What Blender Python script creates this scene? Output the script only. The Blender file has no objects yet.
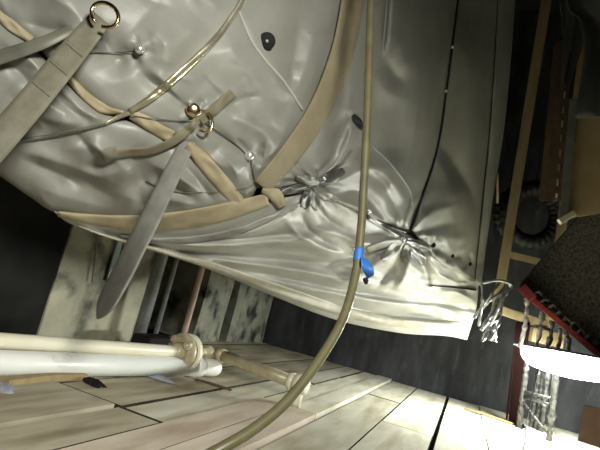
import bpy, math, random
import numpy as np
from math import radians, sin, cos, pi
from mathutils import Vector, Matrix

# ------------------------------------------------------------------ camera, world, light, exposure
sc = bpy.context.scene
col = sc.collection
FPX = 500.0                      # focal length in pixels of a 600 x 450 frame
CAM = np.array([0.0, 0.0, 0.40])
PITCH, ROLL, YAW = radians(8.7), radians(14.0), radians(20.5)
_h = np.array([-sin(YAW), cos(YAW), 0.0])
_r0 = np.array([cos(YAW), sin(YAW), 0.0])
_u0 = np.array([sin(YAW) * sin(PITCH), -cos(YAW) * sin(PITCH), cos(PITCH)])
FW = _h * cos(PITCH) + np.array([0, 0, sin(PITCH)])
RT = _r0 * cos(ROLL) + _u0 * sin(ROLL)
UP = -_r0 * sin(ROLL) + _u0 * cos(ROLL)
cd = bpy.data.cameras.new('camera')
cd.sensor_width = 36.0
cd.lens = FPX / 600.0 * 36.0
cd.clip_start = 0.02
co = bpy.data.objects.new('camera', cd)
col.objects.link(co)
M = Matrix.Identity(4)
for i in range(3):
    M[i][0], M[i][1], M[i][2], M[i][3] = RT[i], UP[i], -FW[i], CAM[i]
co.matrix_world = M
sc.camera = co
w = bpy.data.worlds.new('world')
sc.world = w
w.use_nodes = True
w.node_tree.nodes['Background'].inputs[0].default_value = (0.75, 0.85, 0.8, 1)
w.node_tree.nodes['Background'].inputs[1].default_value = 0.012
sc.view_settings.view_transform = 'Standard'
sc.view_settings.look = 'None'
sc.view_settings.exposure = 0.0
sc.view_settings.gamma = 1.0
sc.view_settings.use_curve_mapping = False
LAMP_STRENGTH = 145.0
# added unseen spot, up right behind the camera, filling the left side
fd = bpy.data.lights.new('fill_spot', 'SPOT')
fd.energy = 165.0
fd.color = (1.0, 0.985, 0.90)
fd.spot_size = radians(84)
fd.spot_blend = 1.0
fd.shadow_soft_size = 0.13
fo = bpy.data.objects.new('fill_spot', fd)
col.objects.link(fo)
fpos = Vector(CAM + RT * 0.42 + UP * 0.52 - FW * 0.22)
ftgt = Vector(CAM + 1.4 * (FW + (140 - 300) / FPX * RT + (225 - 235) / FPX * UP))
fo.location = fpos
fo.rotation_euler = (ftgt - fpos).to_track_quat('-Z', 'Y').to_euler()

rng = np.random.default_rng(7)
random.seed(7)

# ------------------------------------------------------------------ helpers
def at(x, y, D):
    """point seen at (x, y) of the photo, D metres in front of the lens"""
    return CAM + D * (FW + (x - 300) / FPX * RT + (225 - y) / FPX * UP)
def ray(x, y):
    return FW + (x - 300) / FPX * RT + (225 - y) / FPX * UP
def on_floor(x, y, z=0.0):
    r = ray(x, y); return CAM + r * ((z - CAM[2]) / r[2])
def on_x(x, y, X):
    r = ray(x, y); return CAM + r * ((X - CAM[0]) / r[0])
def on_y(x, y, Y):
    r = ray(x, y); return CAM + r * ((Y - CAM[1]) / r[1])

ORG = {}
def tag(o, label=None, cat=None, group=None, kind=None):
    if label: o['label'] = label
    if cat: o['category'] = cat
    if group: o['group'] = group
    if kind: o['kind'] = kind
    return o
def thing(name, loc, label=None, cat=None, group=None, kind=None):
    o = bpy.data.objects.new(name, None)
    o.empty_display_size = 0.05
    col.objects.link(o)
    o.location = loc
    ORG[o.name] = np.array(loc, float)
    return tag(o, label, cat, group, kind)
def build(name, V, Fc, mat, parent=None, smooth=True, origin=None):
    V = np.asarray(V, float)
    if parent is not None:
        org = ORG[parent.name]
    elif origin is not None:
        org = np.array(origin, float)
    else:
        lo, hi = V.min(0), V.max(0)
        org = np.array([(lo[0] + hi[0]) / 2, (lo[1] + hi[1]) / 2, lo[2]])
    me = bpy.data.meshes.new(name)
    me.from_pydata((V - org).tolist(), [], [tuple(int(i) for i in f) for f in Fc])
    me.validate()
    if smooth:
        me.polygons.foreach_set('use_smooth', [True] * len(me.polygons))
    me.materials.append(mat)
    o = bpy.data.objects.new(name, me)
    col.objects.link(o)
    if parent is not None:
        o.parent = parent
    else:
        o.location = org
    ORG[o.name] = org
    return o
class G:
    """collects shapes of ONE part"""
    def __init__(s): s.V = []; s.F = []
    def add(s, V, Fc):
        n = len(s.V); s.V += [tuple(v) for v in V]; s.F += [tuple(i + n for i in f) for f in Fc]; return s
    def out(s, name, mat, parent=None, smooth=True, origin=None):
        return build(name, s.V, s.F, mat, parent, smooth, origin)
def norm(v):
    v = np.asarray(v, float); return v / (np.linalg.norm(v) + 1e-12)
def catmull(P, n):
    P = np.asarray(P, float)
    if len(P) == 2:
        return P[0] + (P[1] - P[0]) * np.linspace(0, 1, n)[:, None]
    seg = np.r_[0, np.cumsum(np.linalg.norm(np.diff(P[:, :2] if P.shape[1] == 2 else P, axis=0), axis=1) + 1e-9)]
    seg /= seg[-1]
    Q = np.vstack([2 * P[0] - P[1], P, 2 * P[-1] - P[-2]])
    ts = np.linspace(0, 1, n)
    out = []
    for t in ts:
        i = min(max(np.searchsorted(seg, t, side='right') - 1, 0), len(P) - 2)
        u = (t - seg[i]) / (seg[i + 1] - seg[i])
        p0, p1, p2, p3 = Q[i], Q[i + 1], Q[i + 2], Q[i + 3]
        out.append(0.5 * (2 * p1 + (p2 - p0) * u + (2 * p0 - 5 * p1 + 4 * p2 - p3) * u * u + (3 * p1 - p0 - 3 * p2 + p3) * u ** 3))
    return np.array(out)
def tube_geo(P, r, n=10, cap=True):
    P = np.asarray(P, float); m = len(P)
    r = np.full(m, r) if np.isscalar(r) else np.asarray(r, float)
    T = np.gradient(P, axis=0); T = T / (np.linalg.norm(T, axis=1)[:, None] + 1e-12)
    a = np.array([0, 0, 1.0]) if abs(T[0][2]) < 0.9 else np.array([1.0, 0, 0])
    N = norm(np.cross(T[0], a)); V = []; Fc = []
    for i in range(m):
        N = norm(N - T[i] * np.dot(N, T[i])); B = np.cross(T[i], N)
        for k in range(n):
            an = 2 * pi * k / n
            V.append(P[i] + r[i] * (cos(an) * N + sin(an) * B))
    for i in range(m - 1):
        for k in range(n):
            k2 = (k + 1) % n
            Fc.append((i * n + k, i * n + k2, (i + 1) * n + k2, (i + 1) * n + k))
    if cap:
        Fc.append(tuple(range(n - 1, -1, -1))); Fc.append(tuple((m - 1) * n + k for k in range(n)))
    return V, Fc
def box_geo(c, ax, ay, az):
    """box from centre and three half-axis vectors, edges slightly bevelled by an inner ring"""
    c = np.asarray(c, float); V = []
    for sx in (-1, 1):
        for sy in (-1, 1):
            for sz in (-1, 1):
                V.append(c + sx * np.asarray(ax) + sy * np.asarray(ay) + sz * np.asarray(az))
    Fc = [(0, 1, 3, 2), (4, 6, 7, 5), (0, 4, 5, 1), (2, 3, 7, 6), (0, 2, 6, 4), (1, 5, 7, 3)]
    return V, Fc
def aabb(x0, x1, y0, y1, z0, z1):
    return box_geo(((x0 + x1) / 2, (y0 + y1) / 2, (z0 + z1) / 2), ((x1 - x0) / 2, 0, 0), (0, (y1 - y0) / 2, 0), (0, 0, (z1 - z0) / 2))
def bevel(o, wd=0.003, seg=2):
    m = o.modifiers.new('bevel', 'BEVEL'); m.width = wd; m.segments = seg; m.limit_method = 'ANGLE'
    return o
def beam(p, q, wv, hv):
    """straight bar p to q with half-width vector wv and half-height vector hv"""
    p, q = np.asarray(p, float), np.asarray(q, float)
    return box_geo((p + q) / 2, (q - p) / 2, wv, hv)
def disc_geo(c, axis, r, h, n=24, lip=0.0):
    axis = norm(axis); p = np.asarray(c, float)
    P = [p - axis * h / 2, p - axis * (h / 2 - 0.002), p + axis * (h / 2 - 0.002), p + axis * h / 2]
    return tube_geo(np.array(P), [r - 0.002, r, r, r - 0.002], n)
def lathe_geo(c, axis, prof, n=24):
    """prof: list of (distance along axis, radius)"""
    axis = norm(axis); c = np.asarray(c, float)
    a = np.array([0, 0, 1.0]) if abs(axis[2]) < 0.9 else np.array([1.0, 0, 0])
    N = norm(np.cross(axis, a)); B = np.cross(axis, N); V = []; Fc = []
    for (h, r) in prof:
        for k in range(n):
            an = 2 * pi * k / n
            V.append(c + axis * h + max(r, 1e-4) * (cos(an) * N + sin(an) * B))
    for i in range(len(prof) - 1):
        for k in range(n):
            k2 = (k + 1) % n
            Fc.append((i * n + k, i * n + k2, (i + 1) * n + k2, (i + 1) * n + k))
    Fc.append(tuple(range(n - 1, -1, -1))); Fc.append(tuple((len(prof) - 1) * n + k for k in range(n)))
    return V, Fc

# ------------------------------------------------------------------ materials
def mat(name, c1, c2=None, rough=0.6, metal=0.0, scale=8.0, stretch=(1, 1, 1), lo=0.35, hi=0.65, bump=0.0, bscale=60.0,
        spec=0.5, detail=6.0, vary=0.0, c3=None, c3scale=2.0, c3lo=0.5, c3hi=0.7, rough2=None, sheen=0.0, wave=None, coat=0.0):
    m = bpy.data.materials.new(name); m.use_nodes = True
    nt = m.node_tree; N = nt.nodes; L = nt.links
    b = N['Principled BSDF']
    b.inputs['Roughness'].default_value = rough
    b.inputs['Metallic'].default_value = metal
    b.inputs['Specular IOR Level'].default_value = spec
    if coat: b.inputs['Coat Weight'].default_value = coat; b.inputs['Coat Roughness'].default_value = 0.25
    tc = N.new('ShaderNodeTexCoord'); mp = N.new('ShaderNodeMapping')
    mp.inputs['Scale'].default_value = stretch
    L.new(tc.outputs['Object'], mp.inputs['Vector'])
    oi = N.new('ShaderNodeObjectInfo')
    addv = N.new('ShaderNodeVectorMath'); addv.operation = 'ADD'
    sc3 = N.new('ShaderNodeVectorMath'); sc3.operation = 'SCALE'; sc3.inputs['Scale'].default_value = 13.0 if vary else 0.0
    cmb = N.new('ShaderNodeCombineXYZ')
    for k in range(3): L.new(oi.outputs['Random'], cmb.inputs[k])
    L.new(cmb.outputs[0], sc3.inputs[0]); L.new(mp.outputs[0], addv.inputs[0]); L.new(sc3.outputs[0], addv.inputs[1])
    vec = addv.outputs[0]
    def noise(s, d=detail):
        n = N.new('ShaderNodeTexNoise'); n.inputs['Scale'].default_value = s; n.inputs['Detail'].default_value = d
        L.new(vec, n.inputs['Vector']); return n.outputs['Fac']
    def mix(f, a, bb, blend='MIX'):
        x = N.new('ShaderNodeMix'); x.data_type = 'RGBA'; x.blend_type = blend
        if hasattr(f, 'links') or not isinstance(f, float): L.new(f, x.inputs[0])
        else: x.inputs[0].default_value = f
        for sock, v in ((x.inputs[6], a), (x.inputs[7], bb)):
            if isinstance(v, tuple): sock.default_value = (*v, 1)
            else: L.new(v, sock)
        return x.outputs[2]
    def ramp(f, a, bb):
        r = N.new('ShaderNodeMapRange'); r.inputs[1].default_value = a; r.inputs[2].default_value = bb
        L.new(f, r.inputs[0]); return r.outputs[0]
    cc = c1
    if c2 is not None:
        cc = mix(ramp(noise(scale), lo, hi), c1, c2)
    if c3 is not None:
        cc = mix(ramp(noise(c3scale, 8.0), c3lo, c3hi), cc, c3)
    if vary:
        hs = N.new('ShaderNodeHueSaturation')
        r = N.new('ShaderNodeMapRange'); r.inputs[3].default_value = 1 - vary; r.inputs[4].default_value = 1 + vary
        L.new(oi.outputs['Random'], r.inputs[0]); L.new(r.outputs[0], hs.inputs['Value'])
        if isinstance(cc, tuple): hs.inputs['Color'].default_value = (*cc, 1)
        else: L.new(cc, hs.inputs['Color'])
        cc = hs.outputs[0]
    if isinstance(cc, tuple): b.inputs['Base Color'].default_value = (*cc, 1)
    else: L.new(cc, b.inputs['Base Color'])
    if rough2 is not None:
        r = N.new('ShaderNodeMapRange'); r.inputs[1].default_value = 0.3; r.inputs[2].default_value = 0.7
        r.inputs[3].default_value = rough; r.inputs[4].default_value = rough2
        L.new(noise(scale * 1.7), r.inputs[0]); L.new(r.outputs[0], b.inputs['Roughness'])
    if bump or wave:
        bp = N.new('ShaderNodeBump'); bp.inputs['Distance'].default_value = 0.004
        bp.inputs['Strength'].default_value = bump
        if wave:
            wv = N.new('ShaderNodeTexWave'); wv.inputs['Scale'].default_value = wave; wv.bands_direction = 'DIAGONAL'
            L.new(vec, wv.inputs['Vector']); L.new(wv.outputs['Fac'], bp.inputs['Height'])
        else:
            L.new(noise(bscale, 3.0), bp.inputs['Height'])
        L.new(bp.outputs[0], b.inputs['Normal'])
    return m

MT = {}
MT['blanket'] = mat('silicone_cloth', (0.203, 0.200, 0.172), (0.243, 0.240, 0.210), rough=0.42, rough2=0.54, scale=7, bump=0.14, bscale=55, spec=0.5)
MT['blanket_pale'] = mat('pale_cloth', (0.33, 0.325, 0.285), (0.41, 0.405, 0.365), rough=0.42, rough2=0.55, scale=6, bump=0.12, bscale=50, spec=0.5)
MT['hem'] = mat('pale_hem', (0.36, 0.335, 0.265), (0.43, 0.41, 0.34), rough=0.6, scale=14, bump=0.2, bscale=120)
MT['tan'] = mat('tan_tape', (0.27, 0.226, 0.135), (0.36, 0.308, 0.20), rough=0.72, scale=14, bump=0.25, bscale=240, spec=0.3)
MT['tan_dark'] = mat('brown_tape', (0.185, 0.155, 0.093), (0.235, 0.20, 0.125), rough=0.75, scale=10, bump=0.25, bscale=240, spec=0.3)
MT['webbing'] = mat('webbing', (0.13, 0.12, 0.08), (0.175, 0.165, 0.12), rough=0.6, scale=30, bump=0.3, wave=240)
MT['webbing_olive'] = mat('olive_webbing', (0.115, 0.10, 0.06), (0.155, 0.14, 0.09), rough=0.6, scale=18, bump=0.12, wave=330)
MT['webbing_grey'] = mat('grey_webbing', (0.155, 0.152, 0.13), (0.20, 0.197, 0.17), rough=0.5, scale=30, bump=0.3, wave=240)
MT['strip'] = mat('glossy_strip', (0.62, 0.58, 0.44), (0.40, 0.36, 0.24), rough=0.24, rough2=0.36, scale=16, metal=0.75, bump=0.4, bscale=30, spec=0.8)
MT['dark_strip'] = mat('dark_strip', (0.10, 0.10, 0.075), (0.15, 0.145, 0.11), rough=0.4, scale=16)
MT['steel'] = mat('bright_steel', (0.85, 0.85, 0.82), rough=0.30, metal=0.85)
MT['brass'] = mat('brass', (0.72, 0.58, 0.36), rough=0.22, metal=1.0)
MT['wire'] = mat('dull_wire', (0.12, 0.115, 0.10), rough=0.4, metal=0.8)
MT['black'] = mat('black_rubber', (0.010, 0.010, 0.010), rough=0.75, spec=0.2)
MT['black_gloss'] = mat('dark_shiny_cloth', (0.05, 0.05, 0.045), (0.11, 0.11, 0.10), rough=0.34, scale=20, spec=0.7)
MT['casing'] = mat('casing_steel', (0.02, 0.02, 0.018), (0.05, 0.045, 0.035), rough=0.7, scale=6)
MT['hose'] = mat('olive_hose', (0.095, 0.086, 0.040), (0.125, 0.114, 0.056), rough=0.42, scale=25)
MT['tape'] = mat('blue_tape', (0.022, 0.105, 0.36), (0.033, 0.145, 0.45), rough=0.5, scale=20)
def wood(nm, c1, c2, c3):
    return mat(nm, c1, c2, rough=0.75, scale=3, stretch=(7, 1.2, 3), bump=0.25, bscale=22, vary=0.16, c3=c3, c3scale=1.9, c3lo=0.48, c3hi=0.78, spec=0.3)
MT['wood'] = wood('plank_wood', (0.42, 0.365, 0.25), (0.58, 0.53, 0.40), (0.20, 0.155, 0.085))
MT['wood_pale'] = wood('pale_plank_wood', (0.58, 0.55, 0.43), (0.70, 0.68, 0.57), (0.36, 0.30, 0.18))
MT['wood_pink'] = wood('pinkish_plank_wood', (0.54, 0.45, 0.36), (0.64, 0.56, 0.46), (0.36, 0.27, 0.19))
MT['wood_side'] = mat('dark_plank_edge', (0.030, 0.025, 0.017), (0.055, 0.045, 0.03), rough=0.9, scale=9, spec=0.1)
MT['lumber'] = mat('lumber', (0.28, 0.21, 0.10), (0.35, 0.27, 0.14), rough=0.75, scale=4, stretch=(9, 9, 1))
MT['slab'] = mat('dark_subfloor', (0.03, 0.028, 0.022), (0.06, 0.055, 0.04), rough=0.9, scale=5)
MT['concrete'] = mat('stained_concrete', (0.50, 0.475, 0.35), (0.38, 0.37, 0.28), rough=0.85, scale=9, bump=0.5, bscale=30,
                     c3=(0.045, 0.048, 0.038), c3scale=5.5, c3lo=0.46, c3hi=0.62, vary=0.04, spec=0.25)
MT['concrete_grey'] = mat('grey_concrete', (0.33, 0.33, 0.255), (0.22, 0.225, 0.18), rough=0.85, scale=10, bump=0.5, bscale=30,
                          c3=(0.03, 0.033, 0.03), c3scale=7, c3lo=0.47, c3hi=0.64, vary=0.04, spec=0.25)
MT['wall'] = mat('dark_wall', (0.022, 0.023, 0.024), (0.062, 0.064, 0.068), rough=0.8, scale=3.5, stretch=(3.5, 3.5, 1.0), lo=0.3, hi=0.72, bump=0.4, bscale=18,
                 c3=(0.12, 0.123, 0.125), c3scale=5, c3lo=0.58, c3hi=0.95, spec=0.3)
MT['near_black'] = mat('near_black_wall', (0.012, 0.012, 0.011), (0.026, 0.026, 0.023), rough=0.9, scale=4, spec=0.2)
MT['cream_pipe'] = mat('cream_paint', (0.76, 0.72, 0.55), (0.82, 0.79, 0.64), rough=0.35, scale=6, c3=(0.42, 0.36, 0.22), c3scale=9, c3lo=0.66, c3hi=0.8)
MT['white_pipe'] = mat('white_plastic', (0.88, 0.90, 0.86), (0.82, 0.83, 0.78), rough=0.35, scale=5, c3=(0.45, 0.44, 0.36), c3scale=6, c3lo=0.66, c3hi=0.8)
MT['bronze'] = mat('dirty_brass', (0.56, 0.50, 0.34), (0.42, 0.36, 0.22), rough=0.42, scale=25, metal=0.15, c3=(0.60, 0.56, 0.42), c3scale=14, c3lo=0.55, c3hi=0.7)
MT['grey_pipe'] = mat('grey_pipe', (0.22, 0.23, 0.22), (0.33, 0.34, 0.33), rough=0.5, scale=14, metal=0.3)
MT['pink_pipe'] = mat('pinkish_pipe', (0.62, 0.47, 0.39), (0.52, 0.38, 0.30), rough=0.5, scale=12)
MT['rust'] = mat('rusty_steel', (0.075, 0.045, 0.022), (0.12, 0.075, 0.038), rough=0.8, scale=20)
MT['red'] = mat('red_paint', (0.27, 0.022, 0.022), (0.17, 0.018, 0.018), rough=0.55, scale=20)
MT['dark_red'] = mat('dark_red_paint', (0.007, 0.0012, 0.001), (0.005, 0.001, 0.001), rough=0.9, spec=0.08, scale=12)
MT['mesh'] = mat('dark_matting', (0.016, 0.014, 0.011), (0.055, 0.05, 0.039), rough=0.85, scale=75, bump=1.0, bscale=75, spec=0.2)
MT['foil'] = mat('crumpled_foil', (0.50, 0.51, 0.52), (0.26, 0.265, 0.27), rough=0.33, metal=0.9, scale=40, bump=0.9, bscale=80)
MT['stand'] = mat('stand_steel', (0.085, 0.085, 0.083), (0.03, 0.03, 0.03), rough=0.35, metal=0.6, scale=40, bump=0.9, bscale=80)
MT['tinsel'] = mat('silvery_cord', (0.72, 0.72, 0.70), (0.35, 0.35, 0.34), rough=0.35, metal=0.3, scale=40, bump=0.9, bscale=80)
MT['ply'] = mat('plywood', (0.30, 0.215, 0.10), (0.37, 0.275, 0.14), rough=0.75, scale=9)
MT['grey_metal'] = mat('grey_channel', (0.11, 0.11, 0.095), (0.15, 0.15, 0.13), rough=0.5, scale=12)
MT['bone'] = mat('pale_bone', (0.72, 0.66, 0.52), rough=0.7)
MT['sheet'] = mat('grey_sheet', (0.06, 0.062, 0.056), (0.085, 0.087, 0.078), rough=0.55, scale=6)
MT['duct'] = mat('black_duct', (0.014, 0.013, 0.012), rough=0.55)
MT['cable'] = mat('grey_cable', (0.26, 0.27, 0.26), rough=0.5)
MT['bluish'] = mat('pale_blue_plastic', (0.50, 0.60, 0.66), rough=0.4)
MT['rag'] = mat('grey_rag', (0.24, 0.26, 0.30), (0.36, 0.37, 0.40), rough=0.8, scale=18)
MT['brown'] = mat('brown_board', (0.012, 0.006, 0.003), (0.018, 0.010, 0.005), rough=0.9, spec=0.08, scale=9)
glow = bpy.data.materials.new('lamp_glow'); glow.use_nodes = True
gb = glow.node_tree.nodes['Principled BSDF']
gb.inputs['Base Color'].default_value = (0.9, 0.9, 0.9, 1)
gb.inputs['Emission Color'].default_value = (0.96, 1.0, 0.93, 1)
gb.inputs['Emission Strength'].default_value = LAMP_STRENGTH

# ------------------------------------------------------------------ the setting
WL, WB, WR, WF, HC = -1.78, 4.15, 2.6, -1.6, 3.3
floor = build('floor', *aabb(WL - .4, WR, WF, WB + .2, -0.20, -0.045), MT['slab'], smooth=False)
tag(floor, kind='structure', label='rough timber plank floor over a dark slab')
rows = [  # x0, x1, joints along y, tops (one per piece)
    (-1.76, -1.56, [0.5, 2.3], [0, 0, .002]),
    (-1.55, -1.33, [1.0, 3.0], [0, 0, 0]),
    (-1.32, -1.105, [0.3, 1.9], [0, 0, .002]),
    (-1.095, -0.870, [-0.2, 1.26, 1.90], [0, .009, .001, .001]),
    (-0.862, -0.724, [0.1, 1.27, 2.75], [0, .001, -.004, 0]),
    (-0.708, -0.595, [0.5, 1.96, 3.3], [.006, .008, .002, -.001]),
    (-0.5935, -0.484, [0.5, 1.97], [.006, .008, .006]),
    (-0.470, -0.285, [0.2, 3.05], [-.012, -.010, -.008]),
    (-0.278, -0.060, [-0.4, 2.35], [-.010, -.008, -.009]),
    (-0.040, 0.170, [0.1, 3.3], [-.004, -.006, -.008]),
    (0.176, 0.395, [0.9, 2.9], [-.004, -.005, -.004]),
    (0.402, 0.630, [0.2, 3.5], [-.004, -.005, -.004]),
    (0.637, 0.860, [0.9, 2.6], [-.004, -.005, -.004]),
    (0.867, 1.090, [0.2, 3.4], [-.004, -.005, -.004]),
    (1.097, 1.36, [0.9, 2.4], [-.004, -.005, -.004]),
    (1.367, 1.70, [0.2, 3.4], [-.004, -.005, -.004]),
    (1.71, 2.06, [0.9, 2.6], [-.004, -.005, -.004]),
    (2.07, 2.56, [0.9, 2.6], [-.004, -.005, -.004]),
]
WIDE = {-0.708: 0.004, -0.862: 0.0}
for (x0, x1, js, tops) in rows:
    ys = [WF + .02] + js + [WB - .01]
    for k in range(len(ys) - 1):
        g = 0.006 if k else 0.0
        if ys[k] in (1.26, 1.27): g = 0.016
        sk = random.uniform(-.0015, .0015)
        wm = 'wood'
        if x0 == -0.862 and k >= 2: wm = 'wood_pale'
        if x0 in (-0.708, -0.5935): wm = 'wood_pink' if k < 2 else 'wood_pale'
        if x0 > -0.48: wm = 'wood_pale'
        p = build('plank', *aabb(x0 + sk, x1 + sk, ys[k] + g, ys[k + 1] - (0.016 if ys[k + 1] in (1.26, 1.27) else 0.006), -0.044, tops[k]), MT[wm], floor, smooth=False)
        light_side = x0 == -0.5935 or (x0 == -1.095 and k == 1)      # edges kept in the plank's top wood
        p.data.materials.append(MT['wood_side'])  # near-black on the other sides and ends, so the gaps read dark
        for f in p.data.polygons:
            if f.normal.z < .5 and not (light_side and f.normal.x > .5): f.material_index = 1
wb = build('wall_back', *aabb(WL - .5, WR + .1, WB + .02, WB + .25, -0.2, HC), MT['wall'], smooth=False); tag(wb, kind='structure')
XP = -1.62
_ye = on_x(57, 280, XP)[1] - .004
V = [(WL - .5, WF, -.2), (XP - .012, WF, -.2), (XP - .012, _ye, -.2), (WL - .30, _ye, -.2), (WL - .30, WB + .02, -.2), (WL - .5, WB + .02, -.2)]  # near end stepped out: its near-black stands in for the pier side's shade
V = V + [(x, y, HC) for (x, y, z) in V]
wl = build('wall_left', V, [(5, 4, 3, 2, 1, 0), (6, 7, 8, 9, 10, 11)] + [(k, (k + 1) % 6, 6 + (k + 1) % 6, 6 + k) for k in range(6)], MT['near_black'], smooth=False); tag(wl, kind='structure')
wr = build('wall_right', *aabb(WR, WR + .2, WF, WB + .02, -0.2, HC), MT['near_black'], smooth=False); tag(wr, kind='structure')
wf = build('wall_front', *aabb(WL - .5, WR + .1, WF - .2, WF, -0.2, HC), MT['near_black'], smooth=False); tag(wf, kind='structure')
ce = build('ceiling', *aabb(WL - .5, WR + .2, WF - .2, WB + .25, HC, HC + .15), MT['near_black'], smooth=False); tag(ce, kind='structure')

# concrete piers of the left wall, between them dark recesses
XP = -1.62
def pier(xa, ya, xb, yb, label, m, top=1.6):
    y0 = on_x(xa, ya, XP)[1]; y1 = on_x(xb, yb, XP)[1]
    n = 14; nz = 26; V = []; Fc = []
    ys = np.linspace(y0, y1, n); zs = np.linspace(-0.0, top, nz)
    for j in range(nz):
        for i in range(n):
            e = 0.006 * math.sin(9 * ys[i] + 3 * zs[j]) * math.sin(7 * zs[j] + ys[i] * 4)
            edge = 0.008 if i in (0, n - 1) else 0.0
            V.append((XP + e - edge, ys[i], zs[j]))
    for j in range(nz - 1):
        for i in range(n - 1):
            Fc.append((j * n + i, j * n + i + 1, (j + 1) * n + i + 1, (j + 1) * n + i))
    b0 = len(V)
    for j in range(nz):
        V.append((WL - .29, y0, zs[j])); V.append((WL - .29, y1, zs[j]))
    for j in range(nz - 1):
        Fc.append((j * n, (j + 1) * n, b0 + 2 * j + 2, b0 + 2 * j))
        Fc.append((j * n + n - 1, b0 + 2 * j + 1, b0 + 2 * j + 3, (j + 1) * n + n - 1))
    o = build('concrete_pier', V, Fc, m, smooth=False)
    return tag(o, label, 'pier', 'concrete piers of the pit wall')
pier(57, 280, 148, 300, 'wide stained cream concrete pier at left behind the hanging strap', MT['concrete'])
pier(203, 305, 228, 310, 'narrow mouldy grey concrete pier beside the pinkish pipe', MT['concrete_grey'])
pier(235, 312, 268, 322, 'mouldy grey concrete pier next to the dark back wall', MT['concrete_grey'])

# ------------------------------------------------------------------ the shape of the machine's belly
CP = [(-80, -80, .98), (0, 0, 1.04), (0, 100, 1.07), (0, 178, 1.17), (100, 60, 1.09), (150, 150, 1.22), (60, 214, 1.33), (200, 50, 1.18),
      (200, 200, 1.38), (270, 205, 1.55), (300, 100, 1.42), (350, -60, 1.48), (350, 0, 1.50), (350, 150, 1.68), (400, 60, 1.80), (400, 230, 2.08),
      (450, 0, 2.08), (450, 150, 2.32), (480, 285, 2.85), (467, 338, 3.0), (515, 0, 2.60), (522, -60, 2.6), (500, 150, 2.72), (140, 246, 1.55), (200, 266, 1.75),
      (290, 303, 2.15), (340, 320, 2.42), (400, 333, 2.70), (250, 250, 1.70), (330, 270, 2.0), (400, 290, 2.40), (250, -80, 1.25), (100, -80, 1.06)]
_c = np.array(CP)
_n = len(_c)
def _tps(r2):
    return np.where(r2 > 1e-9, 0.5 * r2 * np.log(r2 + 1e-12), 0.0)
_X = _c[:, :2] / 100.0
_K = _tps(((_X[:, None] - _X[None]) ** 2).sum(-1)) + 0.02 * np.eye(_n)
_A = np.zeros((_n + 3, _n + 3)); _A[:_n, :_n] = _K
_A[:_n, _n] = 1; _A[:_n, _n + 1:] = _X; _A[_n, :_n] = 1; _A[_n + 1:, :_n] = _X.T
_sol = np.linalg.solve(_A, np.r_[np.log(_c[:, 2]), 0, 0, 0])
def base_depth(x, y):
    x = np.asarray(x, float) / 100; y = np.asarray(y, float) / 100
    q = np.stack([x.ravel(), y.ravel()], -1)
    K = _tps(((q[:, None] - _X[None]) ** 2).sum(-1))
    v = K @ _sol[:_n] + _sol[_n] + q @ _sol[_n + 1:]
    return np.exp(v).reshape(x.shape)

# creases: polyline, width in px, height in mm at 1 m (+ out, - in)
CR = []
def cr(w_, a_, *pts): CR.append((np.array(pts, float), w_, a_ * 1.8e-3))
# broad slack billows
for (wd_, am_, *pp) in [(24, 14, (40, -10), (75, 12), (90, 40)), (20, -12, (98, 30), (112, 55), (120, 80)), (26, 13, (140, 20), (165, 45), (160, 80)), (22, -9, (195, 70), (215, 90), (215, 112)),
      (26, 12, (225, 30), (238, 62), (262, 88)), (22, 12, (275, 100), (268, 135), (262, 160)), (18, -12, (292, 60), (290, 95), (276, 125)), (22, 14, (60, 150), (100, 150), (135, 178)),
      (24, 13, (110, 190), (150, 205), (195, 208)), (18, -14, (55, 165), (85, 182), (118, 202)), (20, 13, (20, 75), (48, 105), (88, 118)), (16, -12, (10, 95), (40, 120), (60, 128)),
      (20, 12, (160, 160), (185, 180), (200, 195)), (14, -12, (128, 150), (140, 172), (150, 190)), (24, 12, (30, 185), (75, 200), (110, 208)), (16, 12, (215, 150), (232, 165), (240, 185)),
      (24, 12, (340, 30), (352, 80), (338, 140)), (22, -10, (372, 90), (380, 130), (372, 165)), (24, 12, (415, 40), (420, 100), (405, 160)), (22, 12, (385, 150), (392, 180), (380, 205)),
      (20, 12, (445, 180), (452, 210), (450, 240)), (26, 9, (475, 20), (474, 100), (466, 170))]:
    cr(wd_, am_, *pp)
# large upper panel
cr(9, -9, (112, 62), (126, 57), (142, 51)); cr(7, 6, (118, 45), (135, 42), (150, 52)); cr(10, 6, (60, 20), (90, 45), (100, 62))
cr(7, -9, (192, 112), (168, 92), (150, 82), (138, 66)); cr(7, 8, (185, 104), (165, 82), (150, 70)); cr(5, -7, (202, 122), (225, 138), (249, 156))
cr(9, 10, (232, 118), (258, 128), (272, 142), (270, 160)); cr(8, -10, (245, 118), (268, 124), (284, 138)); cr(9, -9, (225, 112), (240, 100), (262, 96))
cr(6, 9, (246, 160), (222, 166), (205, 150)); cr(10, 8, (270, 72), (285, 90), (300, 96)); cr(12, -6, (255, 75), (240, 85), (232, 96))
cr(2.2, -3, (238, 10), (252, 40), (266, 60), (285, 82), (302, 108))
cr(14, 6, (20, 0), (60, -5), (80, 10)); cr(9, -8, (20, 20), (50, 30), (75, 30)); cr(16, 7, (200, 20), (180, 40), (150, 45))
cr(18, -7, (300, 10), (295, 50), (285, 90)); cr(12, 7, (318, 20), (305, 70), (285, 110))
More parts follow.
